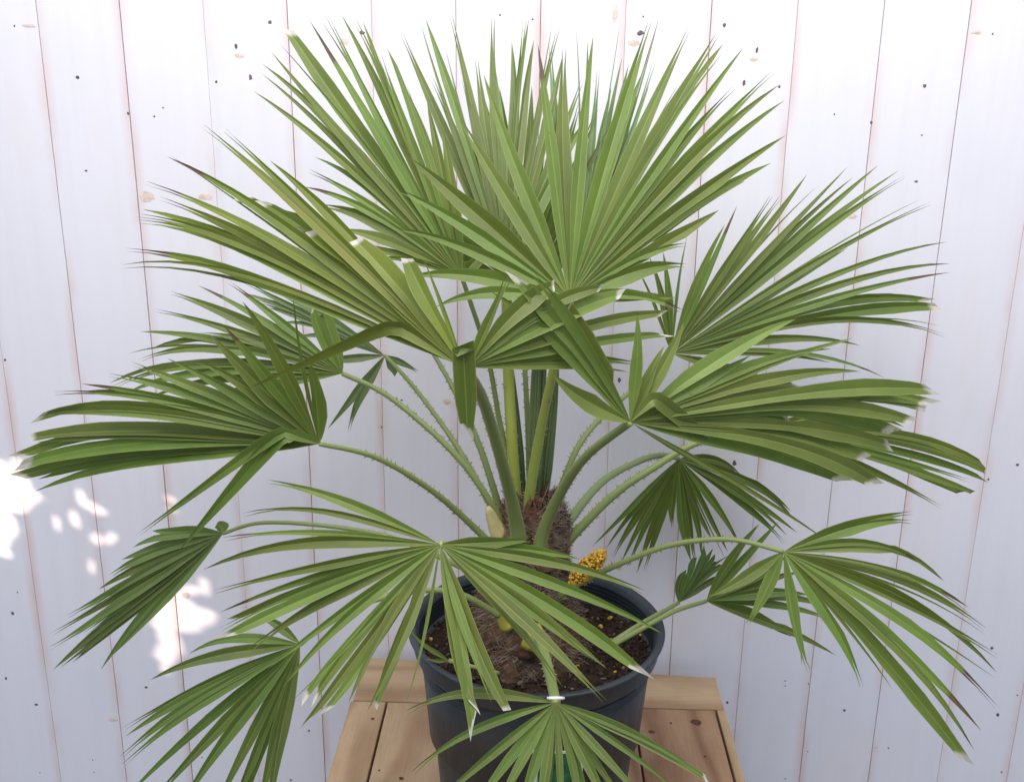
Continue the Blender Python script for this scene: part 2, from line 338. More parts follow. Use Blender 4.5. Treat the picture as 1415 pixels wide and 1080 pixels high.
# ------------------------------------------------------------------ pot
RIMZ, R = 0.325, 0.19
pc = PZ(741, 861, RIMZ); PX, PY = pc.x, pc.y
print('POT', PX, PY, 'depth', (pc-CAM).dot(FW), 'rim px', 2*R*FPX/(pc-CAM).dot(FW))
prof = [(0.0, 0.004), (0.128, 0.004), (0.134, 0.0), (0.141, 0.006), (0.150, 0.12), (0.163, RIMZ-0.052), (0.1655, RIMZ-0.048), (0.1655, RIMZ-0.044), (0.172, RIMZ-0.041),
        (0.178, RIMZ-0.036), (0.1815, RIMZ-0.030), (0.1825, RIMZ-0.010), (0.186, RIMZ-0.007), (0.1895, RIMZ-0.004), (R, RIMZ-0.0015), (0.1885, RIMZ), (0.180, RIMZ-0.001), (0.1775, RIMZ-0.005)]
z = RIMZ-0.008
for i in range(9): prof += [(0.1755-i*.0006, z), (0.1738-i*.0006, z-.0025), (0.1738-i*.0006, z-.0045)]; z -= 0.0065
prof += [(0.160, 0.15), (0.0, 0.15)]
vs, fs = lathe(prof, 96, (PX, PY, 0.0008))
pot = empty('plant_pot', (PX, PY, 0)); tag(pot, 'round dark slate plastic nursery pot holding the palm', 'pot')
link('pot_body', mesh('pot_body', vs, fs), M_POT, pot)
SZ = RIMZ-0.045
# soil surface
vs, fs = [], []
nr, na = 26, 90
for i in range(nr+1):
    r = 0.1715*i/nr
    for j in range(na):
        a = 2*math.pi*j/na; p = Vector((PX+r*math.cos(a), PY+r*math.sin(a), 0))
        h = noise.noise(p*28)*.006+noise.noise(p*80)*.004+noise.noise(p*190)*.0022+0.022*math.exp(-(r/.09)**2)
        vs.append((p.x, p.y, SZ+h))
for i in range(nr):
    for j in range(na): a, b = i*na+j, i*na+(j+1) % na; fs.append((a, b, b+na, a+na))
soil = link('potting_soil', mesh('potting_soil', vs, fs), M_SOIL); tag(soil, 'dark crumbly potting soil filling the pot', 'soil', kind='stuff')
def crumbs(name, n, rmin, rmax, mat, seed, parent, zlift=0.001, flat_=1.0):
    r_ = random.Random(seed); bm = bmesh.new()
    for _ in range(n):
        r = 0.1712*math.sqrt(r_.uniform(.12, 1)); a = r_.uniform(0, 2*math.pi); p = Vector((PX+r*math.cos(a), PY+r*math.sin(a), 0))
        h = noise.noise(p*28)*.006+noise.noise(p*80)*.004+noise.noise(p*190)*.0022+0.022*math.exp(-(r/.09)**2)
        s = r_.uniform(rmin, rmax)
        mt = Matrix.Translation((p.x, p.y, SZ+h+zlift)) @ Matrix.Rotation(r_.uniform(0, 6.3), 4, Vector((r_.random(), r_.random(), r_.random())).normalized()) @ Matrix.Diagonal((s*r_.uniform(.6, 1.8), s, s*r_.uniform(.5, 1)*flat_, 1))
        bmesh.ops.create_icosphere(bm, subdivisions=1, radius=1, matrix=mt)
    me = bpy.data.meshes.new(name); bm.to_mesh(me); bm.free()
    return tag(link(name, me, mat, parent, False), kind='stuff')
crumbs('soil_crumbs', 1100, .0015, .0045, M_CLOD, 11, soil); crumbs('bark_chips', 220, .0012, .0038, M_CHIP, 12, soil, .002); crumbs('fallen_petals', 26, .002, .0045, M_FLOW, 13, soil, .003)

# ------------------------------------------------------------------ palm: trunk
TY = PY
palm = empty('fan_palm', (PX, PY, SZ)); tag(palm, 'green fan palm with spiny stalks growing in the pot', 'palm')
def strip_curve(pts, n):                # smooth polyline through points (Catmull-Rom)
    out = []; m = len(pts)
    for i in range(m-1):
        p0 = pts[max(0, i-1)]; p1 = pts[i]; p2 = pts[i+1]; p3 = pts[min(m-1, i+2)]
        for k in range(n):
            t = k/n; out.append(0.5*((2*p1)+(p2-p0)*t+(2*p0-5*p1+4*p2-p3)*t*t+(3*p1-p0-3*p2+p3)*t*t*t))
    out.append(pts[-1].copy()); return out
base = Vector((PX-.012, PY-.005, SZ)); crown = P(738, 705, TY)
axis = [base, base.lerp(crown, .33)+Vector((-.006, 0, 0)), base.lerp(crown, .68), crown+Vector((0, 0, -.02)), crown+Vector((0, 0, .012))]
ax = strip_curve(axis, 8)
def trunk_r(t): return 0.050*(1-t)**2.0+0.038+0.010*math.sin(t*9)*(1-t)-0.022*max(0, t-.8)/.2
vs, fs = [], []
for i, p in enumerate(ax):
    t = i/(len(ax)-1)
    for j in range(40):
        a = 2*math.pi*j/40; d = Vector((math.cos(a), math.sin(a), 0)); r = trunk_r(t)*(1+.16*noise.noise(Vector((math.cos(a)*2, math.sin(a)*2, t*5)))+.07*noise.noise(Vector((math.cos(a)*7, math.sin(a)*7, t*16))))
        vs.append(p+d*r)
for i in range(len(ax)-1):
    for j in range(40): a, b = i*40+j, i*40+(j+1) % 40; fs.append((a, b, b+40, a+40))
link('trunk', mesh('trunk', vs, fs+[tuple((len(ax)-1)*40+j for j in range(40))]), M_TRUNK, palm)
# hairy fibre over the trunk
rf = random.Random(21); vs, fs = [], []
for _ in range(4200):
    t = rf.uniform(0.0, .97); i = t*(len(ax)-1); p = ax[int(i)].lerp(ax[min(len(ax)-1, int(i)+1)], i % 1); a = rf.uniform(0, 2*math.pi)
    out = Vector((math.cos(a), math.sin(a), 0)); tan = Vector((-math.sin(a), math.cos(a), 0))
    q = p+out*trunk_r(t)*.98; L = rf.uniform(.014, .05); sgn = rf.choice((-1, 1))
    dirv = (tan*sgn*rf.uniform(.3, 1.0)+Vector((0, 0, rf.uniform(-.7, .8)))).normalized(); w = rf.uniform(.0003, .0008)
    prev = None
    for s in range(5):
        f = s/4; c = q+dirv*L*f+out*(.003+.014*math.sin(f*math.pi)*rf.uniform(.2, 1))-out*(L*f)**2*8
        sd = dirv.cross(out).normalized()*w*(1-f*.6); b = len(vs); vs += [c-sd, c+sd]
        if s: fs.append((b-2, b-1, b+1, b))
tag(link('fibre', mesh('fibre', vs, fs), M_FIBRE, palm), kind='stuff')
def boot(px, py, Y, tx, ty, TYy, w, mat, name='leaf_base', th=.006):   # an old stalk base: a scale wrapped on the trunk
    a, b = P(px, py, Y), P(tx, ty, TYy); d = (b-a); L = d.length; d.normalize()
    view = (CAM-a).normalized(); s = d.cross(view).normalized(); n = s.cross(d)
    vs, fs = [], []; m = 7
    for i in range(m):
        t = i/(m-1); ww = w*(1-.55*t**1.6)*(1 if i < m-1 else .55); c = a+d*L*t
        for k in range(9):
            q = (k/8-.5)*2; ang = q*1.2
            vs.append(c+s*ww*math.sin(ang)+n*(ww*math.cos(ang)*.6)+n*noise.noise(c*90+Vector((k, 0, 0)))*.002)
        for k in range(8, -1, -1):
            q = (k/8-.5)*2; ang = q*1.2
            vs.append(c+s*ww*.86*math.sin(ang)+n*(ww*math.cos(ang)*.6-th))
    for i in range(m-1):
        for k in range(18): fs.append((i*18+k, i*18+(k+1) % 18, (i+1)*18+(k+1) % 18, (i+1)*18+k))
    fs.append(tuple(range(18))[::-1]); fs.append(tuple((m-1)*18+k for k in range(18)))
    return link(name, mesh(name, vs, fs), mat, palm)
for args in [(735,752,TY-.045,733,690,TY-.035,.016,M_BOOT),(752,745,TY-.04,757,698,TY-.03,.013,M_BOOT),(715,752,TY-.03,700,688,TY-.02,.014,M_BOOT),(765,755,TY-.02,772,708,TY-.01,.014,M_BOOT),
             (741,725,TY-.03,742,685,TY-.03,.012,M_BOOT),(705,775,TY-.055,712,722,TY-.03,.016,M_TRUNK),(755,790,TY-.055,752,735,TY-.03,.017,M_TRUNK),(772,790,TY-.03,776,742,TY-.02,.014,M_TRUNK),
             (692,745,TY-.03,674,700,TY-.03,.013,M_CREAM),(706,862,TY-.082,690,838,TY-.09,.018,M_YEL),(737,893,TY-.098,741,862,TY-.105,.019,M_YEL),(735,903,TY-.09,727,868,TY-.092,.022,M_BOOT)]: boot(*args)

# ------------------------------------------------------------------ palm: fronds
UPV = Vector((0, 0, 1))
def tube(pts, r0, r1, name, flatk=.75, rn=10):
    vs, fs, uvs = [], [], []; n = len(pts)
    for i, p in enumerate(pts):
        t = i/(n-1); d = (pts[min(n-1, i+1)]-pts[max(0, i-1)]).normalized(); s = d.cross(CAM-p).normalized(); q = s.cross(d)
        r = r0+(r1-r0)*t**.55
        for k in range(rn):
            a = 2*math.pi*k/rn; vs.append(p+s*math.cos(a)*r+q*math.sin(a)*r*flatk)
    for i in range(n-1):
        for k in range(rn): fs.append((i*rn+k, i*rn+(k+1) % rn, (i+1)*rn+(k+1) % rn, (i+1)*rn+k)); uvs.append([(k/rn, i/n), ((k+1)/rn, i/n), ((k+1)/rn, (i+1)/n), (k/rn, (i+1)/n)])
    fs.append(tuple(range(rn))[::-1]); fs.append(tuple((n-1)*rn+k for k in range(rn))); uvs += [[(0, 0)]*rn, [(0, 1)]*rn]
    me = mesh(name, vs, fs); uv = me.uv_layers.new(name='UVMap')
    for pl, us in zip(me.polygons, uvs):
        for li, w in zip(pl.loop_indices, us): uv.data[li].uv = w
    return me
def spines(pts, r0, r1, seed, parent):
    rs = random.Random(seed); vs, fs = [], []; n = len(pts)
    acc = 0
    for i in range(1, n-1):
        t = i/(n-1)
        if t > .8: break
        d = (pts[i+1]-pts[i-1]).normalized(); s = d.cross(CAM-pts[i]).normalized(); q = s.cross(d); r = r0+(r1-r0)*t**.55
        for sg in (-1, 1):
            for _ in range(2):
                if rs.random() > .62: continue
                c = pts[i].lerp(pts[i+1], rs.random())+s*sg*r*.88; L = rs.uniform(.003, .0068)*(1-.4*t); o = (s*sg+d*rs.uniform(.1, .9)+q*rs.uniform(-.4, .5)).normalized()
                b = len(vs); w = .0011; e = o.cross(d).normalized()
                vs += [c-d*w, c+d*w, c+e*w, c-e*w, c+o*L]; fs += [(b, b+2, b+4), (b+2, b+1, b+4), (b+1, b+3, b+4), (b+3, b, b+4)]
    if vs: tag(link('spines', mesh('spines', vs, fs), M_SPINE, parent, False), kind='stuff')
NS = 13
def prof_w(s, cut):
    if s < .34: return (max(s, 0.0)/.34)**.7
    e = .50 if not cut else .80
    if s < e: return 1-.06*(s-.34)
    q = (1-s)/(1-e)
    return (1-.06*(e-.34))*(q**.8 if not cut else .50+.45*q)
FRN = [0]
def frond(hub, Y, gx, gy, tips, pet, label=None, wid=.0125, col=(0.115, 0.195, 0.042), arch=.02, fold=.52, flip=False, joined=False, r0=.0065, r1=.0030, pcol=(0.185, 0.245, 0.07), sp=True, twist=.35, jit=.012, blunt=False):
    """hub, tips: directions of the leaf hub and of the segment ends; Y, gx, gy: the tilted plane the blade spreads in;
    pet: list of (px, py, Y) from trunk to hub."""
    FRN[0] += 1; rs = random.Random(100+FRN[0])
    H = P(hub[0], hub[1], Y)
    pts = strip_curve([P(*q) for q in pet]+[H], 9)
    fr = link('frond', tube(pts, r0, r1, 'frond'), M_PET, palm); fr.color = (*pcol, 1)
    if label: fr['label'] = label
    if sp: spines(pts, r0, r1, FRN[0], fr)
    def yat(x, y):
        dx, dy = (x-hub[0])/100, (y-hub[1])/100
        g = gx if not isinstance(gx, tuple) else (gx[0] if dx < 0 else gx[1]); h = gy if not isinstance(gy, tuple) else (gy[0] if dy < 0 else gy[1])
        return Y+g*dx+h*dy
    cen = []
    for tp in tips:
        x, y = tp[0], tp[1]; fl = tp[2] if len(tp) > 2 else ''; kink = tp[3] if len(tp) > 3 else None
        T = P(x, y, min(-.014, yat(x, y)+rs.uniform(-jit, jit)*((x-hub[0])**2+(y-hub[1])**2)**.5/250))
        L = (T-H).length; c = []
        if kink:
            K = P(kink[0], kink[1], yat(kink[0], kink[1])-.012)
            for i in range(NS+4):
                s = i/(NS+3); sk_ = .42
                q = H.lerp(K, s/sk_) if s < sk_ else K.lerp(T, (s-sk_)/(1-sk_))
                c.append(q)
            c = [c[0]]+[(c[i-1]+c[i]*2+c[i+1])/4 for i in range(1, len(c)-1)]+[c[-1]]
        else:
            hz = (T-H).normalized(); ar = arch*L/.35*(1-abs(hz.z))*rs.uniform(.5, 1.4)+rs.uniform(-.004, .004)
            side = hz.cross(CAM-H).normalized()*rs.uniform(-.006, .006)
            for i in range(NS):
                s = i/(NS-1); c.append(H.lerp(T, s)+(UPV*ar+side)*(4*s*(1-s))*(.6+.8*s))
        cen.append((c, L, fl))
    allv, allf, alluv, allsg = [], [], [], []
    for i, (c, L, fl) in enumerate(cen):
        m = len(c); vs, fs, uvs = [], [], []
        w0 = wid*.66*rs.uniform(.68, 1.18)*(.3 if 'n' in fl else 1)*(1.25 if 'w' in fl else 1)*(.8 if 'b' in fl else 1)
        tw = rs.uniform(-twist, twist); cut = 'c' in fl or blunt; split = (not cut) and 'n' not in fl and rs.random() < .4; sgv = rs.random(); ca_ = rs.uniform(-.03, .03)
        nb = []
        for j in (i-1, i+1):
            nb.append(cen[j] if 0 <= j < len(cen) else None)
        for k in range(m):
            s = k/(m-1); t = (c[min(m-1, k+1)]-c[max(0, k-1)]).normalized()
            view = (CAM-c[k]).normalized()
            sd = t.cross(view)
            sd = sd.normalized() if sd.length > 1e-4 else RT
            n = sd.cross(t)
            sd = (sd*math.cos(tw*min(1, s*2))+n*math.sin(tw*min(1, s*2))); n = sd.cross(t)
            hw = []
            for side_ in (0, 1):
                w = w0*prof_w(s, cut); o = nb[side_]
                if o is not None and 'n' not in fl:
                    # distance to the neighbour at the same distance from the hub
                    so = min(1.0, s*L/max(o[1], .02)); kk = so*(len(o[0])-1); oc = o[0][int(kk)].lerp(o[0][min(len(o[0])-1, int(kk)+1)], kk % 1)
                    dd = (oc-c[k]).length*.5
                    w = min(w, max(dd*1.06, w*.50))
                hw.append(w)
            # which side is neighbour 0 on?
            a_, b_ = hw
            if nb[0] is not None and (nb[0][0][len(nb[0][0])//2]-c[m//2]).dot(sd) > 0: a_, b_ = b_, a_
            elif nb[0] is None and nb[1] is not None and (nb[1][0][len(nb[1][0])//2]-c[m//2]).dot(sd) < 0: a_, b_ = b_, a_
            fz = fold*(1-.35*s)
            cc = c[k]-n*fz*(a_+b_)*.25
            if split and s > .86:
                g = (s-.86)/.14; e_ = .0022*g; a_, b_ = max(a_, e_+.0022*(1-g)), max(b_, e_+.0022*(1-g)); cl, cr = cc-sd*min(a_, e_), cc+sd*min(b_, e_)
            else: cl = cr = cc
            sk = t*ca_*.5 if (cut and k == m-1) else t*0
            vs += [cc-sd*a_+n*a_*fz-sk, cl, cr, cc+sd*b_+n*b_*fz+sk]
            if k:
                b = 4*(k-1); v0, v1 = (k-1)/(m-1), s
                for (x0, x1, u0, u1) in ((0, 1, 0, .5), (2, 3, .5, 1)):
                    f = (b+x0, b+x1, b+4+x1, b+4+x0); us = [(u0, v0), (u1, v0), (u1, v1), (u0, v1)]
                    if flip: f, us = f[::-1], us[::-1]
                    fs.append(f); uvs.append(us)
        mat = M_CUT if 'c' in fl else (M_BROWN if 'b' in fl else M_LEAF)
        if joined:
            b = len(allv); allv += vs; allsg += [sgv]*len(vs); allf += [tuple(q+b for q in f) for f in fs]; alluv += uvs
        else:
            me = mesh('leaf_segment', vs, fs); uv = me.uv_layers.new(name='UVMap')
            for pl, us in zip(me.polygons, uvs):
                for li, w in zip(pl.loop_indices, us): uv.data[li].uv = w
            o = link('leaf_segment', me, mat, fr); o.color = (*col, 1)
    if joined:
        me = mesh('blade', allv, allf); uv = me.uv_layers.new(name='UVMap')
        for pl, us in zip(me.polygons, alluv):
            for li, w in zip(pl.loop_indices, us): uv.data[li].uv = w
        me.attributes.new('seg', 'FLOAT', 'POINT').data.foreach_set('value', allsg); o = link('blade', me, M_LEAF, fr); o.color = (*col, 1); tag(o, kind='stuff')
    return fr
GREEN = (0.128, 0.188, 0.036); DEEP = (0.088, 0.142, 0.028); BLUE = (0.120, 0.190, 0.088); YELG = (0.165, 0.205, 0.026); MID = (0.130, 0.188, 0.050)
TB = TY
# fan behind the centre (blue-green)
frond((795,405), TB+.13, 0, -.05, [(745,95,'n'),(760,58),(796,37,'bn'),(812,55),(827,95),(845,120),(858,24,'bn'),(860,78),(869,88),(880,130),(890,95),(904,85),(897,118),(911,23,'bn'),(940,112,'n'),(958,150)],
      [(738,720,TB+.02),(748,600,TB+.03),(765,500,TB+.06)], col=BLUE, joined=True, sp=False, r0=.006)
frond((722,405), TB+.16, 0, -.03, [(560,330),(575,270),(590,215),(612,180),(630,150),(648,135),(668,130),(690,120),(712,128),(735,118),(758,130),(780,125),(802,140),(825,150),(846,170),(868,190),(885,225),(900,260)],
      [(733,715,TB+.03),(730,600,TB+.06),(725,500,TB+.1)], wid=.0145, col=DEEP, joined=True, r0=.006)
frond((588,470), TB+.12, 0, -.02, [(470,400),(485,415),(500,430),(520,455),(560,400)], [(694,715,TB+.02),(664,620,TB+.04),(628,540,TB+.08)], col=DEEP, joined=True, r0=.0065, pcol=(.19,.25,.09))
# upright fan in the middle
frond((700,378), TB+.05, 0, -.045, [(554,44),(581,31,'n'),(588,26),(596,107),(622,18),(615,64,'n'),(640,110),(658,79),(681,21,'w'),(678,64),(707,57),(725,25),(731,25),(738,54),(763,33,'bn'),(772,37),(778,75),(805,110),(815,160)],
      [(724,735,TB-.01),(714,690,TB-.015),(707,600,TB-.005),(702,500,TB+.02)], 'upright middle fan leaf', wid=.0145, col=MID, r0=.0085, r1=.0075, pcol=(.29,.34,.04))
# upper left fan
frond((638,382), TB-.04, .005, -.03, [(700,300),(690,335),(517,356,'b'),(483,335),(472,317),(438,284),(420,258,'b'),(426,236,'b'),(435,217),(349,125),(362,102,'b'),(362,88),(374,71,'b'),(385,59,'n'),(398,41,'wc'),(427,27,'b'),(443,28,'bn'),(451,20),(471,19),(490,28),(501,29),(525,76),(535,67),(560,120),(590,140),(610,170)],
      [(716,735,TB),(704,648,TB),(690,580,TB),(673,490,TB-.02)], wid=.0145, col=GREEN, r0=.0055)
# big fan facing the camera, centre right
frond((787,412), TB-.12, 0, -.03, [(602,424),(562,383),(547,316),(549,262),(567,218,'w'),(633,160),(668,102),(743,60,'b'),(780,64),(820,48),(899,27),(911,23,'bn'),(954,37),(992,47,'w'),(1000,60),(998,74,'n'),(1028,65),(1014,122,'b'),(1069,99),(1077,117,'b'),(1085,138),(1086,187),(1066,225),(1030,250),(994,290),(950,338),(948,367),(933,411),(945,432,'b')],
      [(730,740,TB-.03),(731,690,TB-.03),(745,605,TB-.04),(762,523,TB-.07)], 'large round fan leaf facing forward', wid=.0170, col=GREEN, r0=.0100, r1=.0050, pcol=(.28,.34,.05), twist=.2)
# right upper fan, near the wall
frond((928,488), TB+.20, .02, .0, [(879,369,'n'),(897,354),(916,347),(950,325,'n'),(1002,310),(1019,283,'b'),(1067,269,'b'),(1080,271),(1116,240),(1131,256,'n'),(1172,230),(1180,244),(1214,228,'w'),(1243,235),(1250,244,'w'),(1275,274,'n'),(1286,281,'b'),(1172,342),(1309,334,'b'),(1314,364,'b'),(1314,376,'b'),(1284,415,'c'),(1296,423,'wc'),(1299,450,'bn'),(1306,464,'w'),(1189,477),(1223,522,'b'),(1148,501,'b'),(1080,529)],
      [(758,740,TB+.01),(770,690,TB+.02),(800,615,TB+.05),(840,568,TB+.1),(890,525,TB+.16)], col=MID, r0=.0065)
# far right fan behind the front one
frond((1050,592), TB+.05, .01, 0, [(1250,590),(1293,616),(1357,640,'c'),(1361,650,'c'),(1357,660,'c'),(1342,665),(1344,680,'c'),(1327,680,'c'),(1301,701)],
      [(770,765,TB-.01),(800,731,TB),(850,682,TB+.01),(900,648,TB+.02),(963,612,TB+.04)], col=GREEN, joined=True, r0=.0085, r1=.004)
# right hanging fan against the wall
frond((938,634), TB+.36, 0, 0, [(818,755),(837,758),(846,771),(858,778),(867,785),(880,792),(890,790),(930,730),(955,775,'w'),(961,781,'w'),(970,772,'w'),(984,745),(1005,776,'bn'),(1006,762,'b'),(1024,756,'b'),(1045,700),(1084,750),(1088,740),(1102,736),(1099,720),(1094,707),(1026,661)],
      [(765,760,TB+.03),(790,715,TB+.09),(835,663,TB+.18),(890,634,TB+.28),(920,629,TB+.34)], 'dark fan leaf hanging against the wall', col=DEEP, arch=.05, r0=.0095, r1=.004, pcol=(.15,.21,.08))
# left back fan (blue-green, behind)
frond((532,491), TB+.22, 0, .0, [(330,372),(335,388),(333,404),(352,415),(370,425),(377,448),(400,470),(430,500),(453,592),(482,596),(545,520),(578,514,'b')],
      [(690,720,TB+.02),(650,648,TB+.06),(615,592,TB+.1),(568,530,TB+.17)], 'blue-green fan leaf behind the left stalks', col=BLUE, flip=True, r0=.0055)
# left middle fan
frond((473,516), TB+.06, -.02, .0, [(445,428,'c'),(432,424,'c'),(317,390,'b'),(273,394,'b'),(234,404),(215,429,'b'),(193,458),(275,461),(266,468,'b'),(208,482),(251,478,'n'),(175,489,'n'),(190,499),(178,521),(151,529),(154,536),(168,546),(200,552),(240,556)],
      [(700,735,TB-.02),(672,685,TB-.02),(640,640,TB-.01),(590,590,TB+.01),(530,543,TB+.04)], wid=.0145, col=MID, r0=.006, r1=.0035)
# left lower fan
frond((441,613), TB-.14, -.01, .025, [(428,500),(404,397,'n'),(335,416),(310,450,'b'),(290,462),(231,495),(273,499),(181,502),(149,518),(112,530,'b'),(108,541,'wb'),(76,543,'b'),(73,570,'c'),(51,577,'c'),(42,605,'c'),(51,611,'w'),(25,630,'cw'),(26,643,'cw'),(52,662,'w'),(25,658,'c'),(47,679),(188,741,'',(388,594)),(248,760,'',(390,595))],
      [(700,775,TB-.035),(662,735,TB-.04),(600,680,TB-.07),(520,632,TB-.11)], wid=.0158, col=GREEN, r0=.0065, arch=.02)
# big folded fan left of the middle
frond((640,506), TB-.30, (-.045,.08), .0, [(344,536,'',(545,446)),(167,371,'n'),(167,366,'n'),(173,345,'b'),(190,306),(189,297,'b'),(197,289),(221,274,'b'),(202,253,'b'),(230,216,'b'),(233,213,'bn'),(280,174,'b'),(311,180),(372,221),(413,275),(336,274,'cw'),(357,277,'cw'),(382,299,'cw'),(409,321,'cw'),(430,318,'cw'),(486,350,'cw'),(491,331,'cw'),(562,357,'cw'),(585,357,'n')],
      [(717,745,TB-.06),(712,715,TB-.07),(702,670,TB-.1),(684,605,TB-.17),(664,545,TB-.25)], 'yellow-green fan leaf folded to the left', wid=.0158, col=YELG, r0=.0125, r1=.0058, twist=.5, pcol=(.20,.265,.075))
# its right half and the broken hanging segment belong to the same leaf: a second group of segments on the same stalk
def extra(fr, hub, Y, gx, gy, tips, **kw):      # more segments for a frond that is already there
    f2 = frond(hub, Y, gx, gy, tips, [(hub[0]+6, hub[1]+10, Y)], sp=False, r0=.004, r1=.003, **kw)
    for ch in list(f2.children): ch.parent = fr
    bpy.data.objects.remove(f2)
big = [o for o in palm.children if o.get('label', '').startswith('yellow-green fan')][0]
extra(big, (647,507), TB-.30, .05, 0, [(646,597,'cw',(640,474)),(700,381),(711,382,'n'),(766,394,'cw'),(786,426,'cw'),(831,398,'cw'),(860,406,'c'),(917,433,'c'),(919,462,'c'),(886,504),(870,514,'b')], wid=.0130, col=GREEN, twist=.4)
# right fan in front
frond((871,583), TB-.22, (.03,.04), .0, [(763,516),(677,402),(713,382,'c'),(736,378),(785,426,'cw'),(880,432),(918,478),(976,606,'c',(905,548)),(945,445),(1037,491),(1101,440),(1179,467),(1149,482),(1189,513),(1098,530,'cw'),(1239,537,'c'),(1288,538,'cw'),(1288,557,'cw'),(1279,565,'c'),(1262,582,'cw'),(1237,596,'cw'),(1091,579,'cw'),(1230,616,'cw'),(1128,611,'c'),(1196,633,'cw'),(1210,669,'cw'),(1167,664,'cw'),(1150,752,'n'),(1026,668,'n')],
      [(744,765,TB-.06),(752,730,TB-.065),(775,680,TB-.09),(810,630,TB-.14)], 'bright fan leaf with cut white tips', wid=.0155, col=(.17,.225,.058), r0=.0118, r1=.0048)
# lower right pair
frond((938,832), TB+.06, 0, 0, [(948,790),(960,770),(974,758),(981,762),(988,768),(995,773),(1002,778),(1003,795)],
      [(838,893,TB-.05),(880,865,TB-.02)], 'small dark fan leaf cut straight across', col=(.06,.12,.045), joined=True, blunt=True, wid=.009, sp=False, r0=.005)
frond((976,830), TB+.04, 0, 0, [(1050,723),(1076,720),(1090,765),(1105,790),(1118,822),(1154,859),(1150,842),(1094,879,'w'),(1155,905)],
      [(842,893,TB-.06),(880,872,TB-.03),(930,845,TB+.0)], col=DEEP, sp=False, joined=True, r0=.005, r1=.003)
# far right drooping fan
frond((1083,762), TB-.14, -.01, -.035, [(1262,708),(1260,721),(1271,778,'b'),(1305,803,'b'),(1311,822,'bn'),(1339,839,'b'),(1342,849,'bn'),(1361,869,'b'),(1364,878,'bn'),(1378,906,'b'),(1378,929,'b'),(1376,937,'bn'),(1376,976,'b'),(1357,1010,'b'),(1347,1037,'bw'),(1335,1051,'cw'),(1235,954,'bn'),(1191,948),(1118,927),(1108,920,'n'),(1033,862),(979,824)],
      [(765,830,TB-.04),(800,806,TB-.06),(860,777,TB-.08),(930,752,TB-.1),(1010,745,TB-.12)], 'drooping fan leaf with narrow brown tips', wid=.0150, col=GREEN, r0=.0055, arch=.04)
# far left drooping fan
frond((308,737), TB-.06, 0, -.01, [(300,722),(210,733),(183,756),(168,773),(151,796),(136,814),(92,852),(129,840),(71,876),(70,895),(117,876),(73,925,'w'),(81,921,'w'),(100,915,'w'),(139,925,'b'),(155,905)],
      [(700,815,TB-.05),(620,775,TB-.06),(540,742,TB-.06),(450,726,TB-.06),(360,722,TB-.06)], wid=.0150, col=(.125,.185,.065), joined=True, sp=False, r0=.005, r1=.0025)
# bottom left fan
frond((415,890), TB-.20, 0, -.03, [(353,852),(261,903),(207,939),(173,1005),(173,1017),(166,1047),(170,1057),(165,1110),(205,1112),(245,1120),(290,1132,'w'),(310,1140,'w'),(330,1135,'w'),(355,1130,'w'),(372,1125,'w')],
      [(690,850,TB-.10),(640,822,TB-.12),(590,815,TB-.14),(520,828,TB-.17),(460,855,TB-.19)], col=DEEP, sp=False, r0=.005, r1=.003, arch=.03)
# front left fan
frond((608,752), TB-.34, 0, -.05, [(733,745),(368,665),(336,711,'b'),(308,745,'b'),(280,787),(297,817,'b'),(303,846,'b'),(322,855,'cw'),(305,869),(310,880,'c'),(341,900),(368,925),(390,950),(400,971,'n'),(417,969,'c'),(433,965,'cw'),(426,995,'c'),(449,983,'c'),(481,972,'w'),(506,985),(518,976,'cw'),(561,971,'n'),(654,1003,'cw'),(657,978,'c'),(683,972),(701,981,'c'),(775,950),(837,970),(821,913),(838,923),(889,931,'c'),(918,876),(895,820),(801,772)],
      [(722,830,TB-.08),(690,800,TB-.14),(655,770,TB-.24),(630,757,TB-.3)], 'wide star-shaped fan leaf in front of the pot', wid=.0108, col=(.138,.195,.034), sp=False, r0=.006, r1=.004, arch=.02)
# bottom front fan
frond((768,970), TB-.42, 0, -.04, [(562,984),(569,1069),(590,1120),(640,1140),(670,1150),(705,1160),(735,1160),(757,1170),(775,1170),(800,1160),(825,1150),(850,1140),(880,1130),(910,1125),(945,1100),(977,1076,'c'),(955,1058)],
      [(741,872,TB-.14),(748,890,TB-.2),(758,925,TB-.31)], 'low fan leaf hanging in front of the pot', wid=.0085, col=(.12,.19,.045), r0=.008, r1=.0055, arch=.03, pcol=(.22,.3,.08))
# short leaf remnants lying in the pot
frond((620,912), TB-.12, 0, -.02, [(566,868),(583,885),(590,908)], [(690,930,TB-.11)], col=DEEP, sp=False, joined=True, r0=.003, wid=.006)

# flower cluster
def cluster(name, ax0, ax1, n, r0, seed):
    rr = random.Random(seed); bm = bmesh.new(); d = ax1-ax0
    for _ in range(n):
        t = rr.random(); a = rr.uniform(0, 6.283); r = r0*math.sqrt(rr.random())*math.sin(math.pi*min(.97, .12+.8*t))**.8
        p = ax0+d*t+RT*math.cos(a)*r+FW*math.sin(a)*r
        bmesh.ops.create_icosphere(bm, subdivisions=1, radius=rr.uniform(.0012, .0027), matrix=Matrix.Translation(p))
    me = bpy.data.meshes.new(name); bm.to_mesh(me); bm.free()
    return tag(link(name, me, M_FLOW, palm, True), kind='stuff')
cluster('flower_cluster', P(795,806,TB-.105), P(831,760,TB-.10), 900, .018, 1)
cluster('flower_cluster', P(668,782,TB-.09), P(650,764,TB-.09), 90, .007, 2)
cluster('flower_cluster', P(760,752,TB-.02), P(768,715,TB-.02), 120, .006, 3)

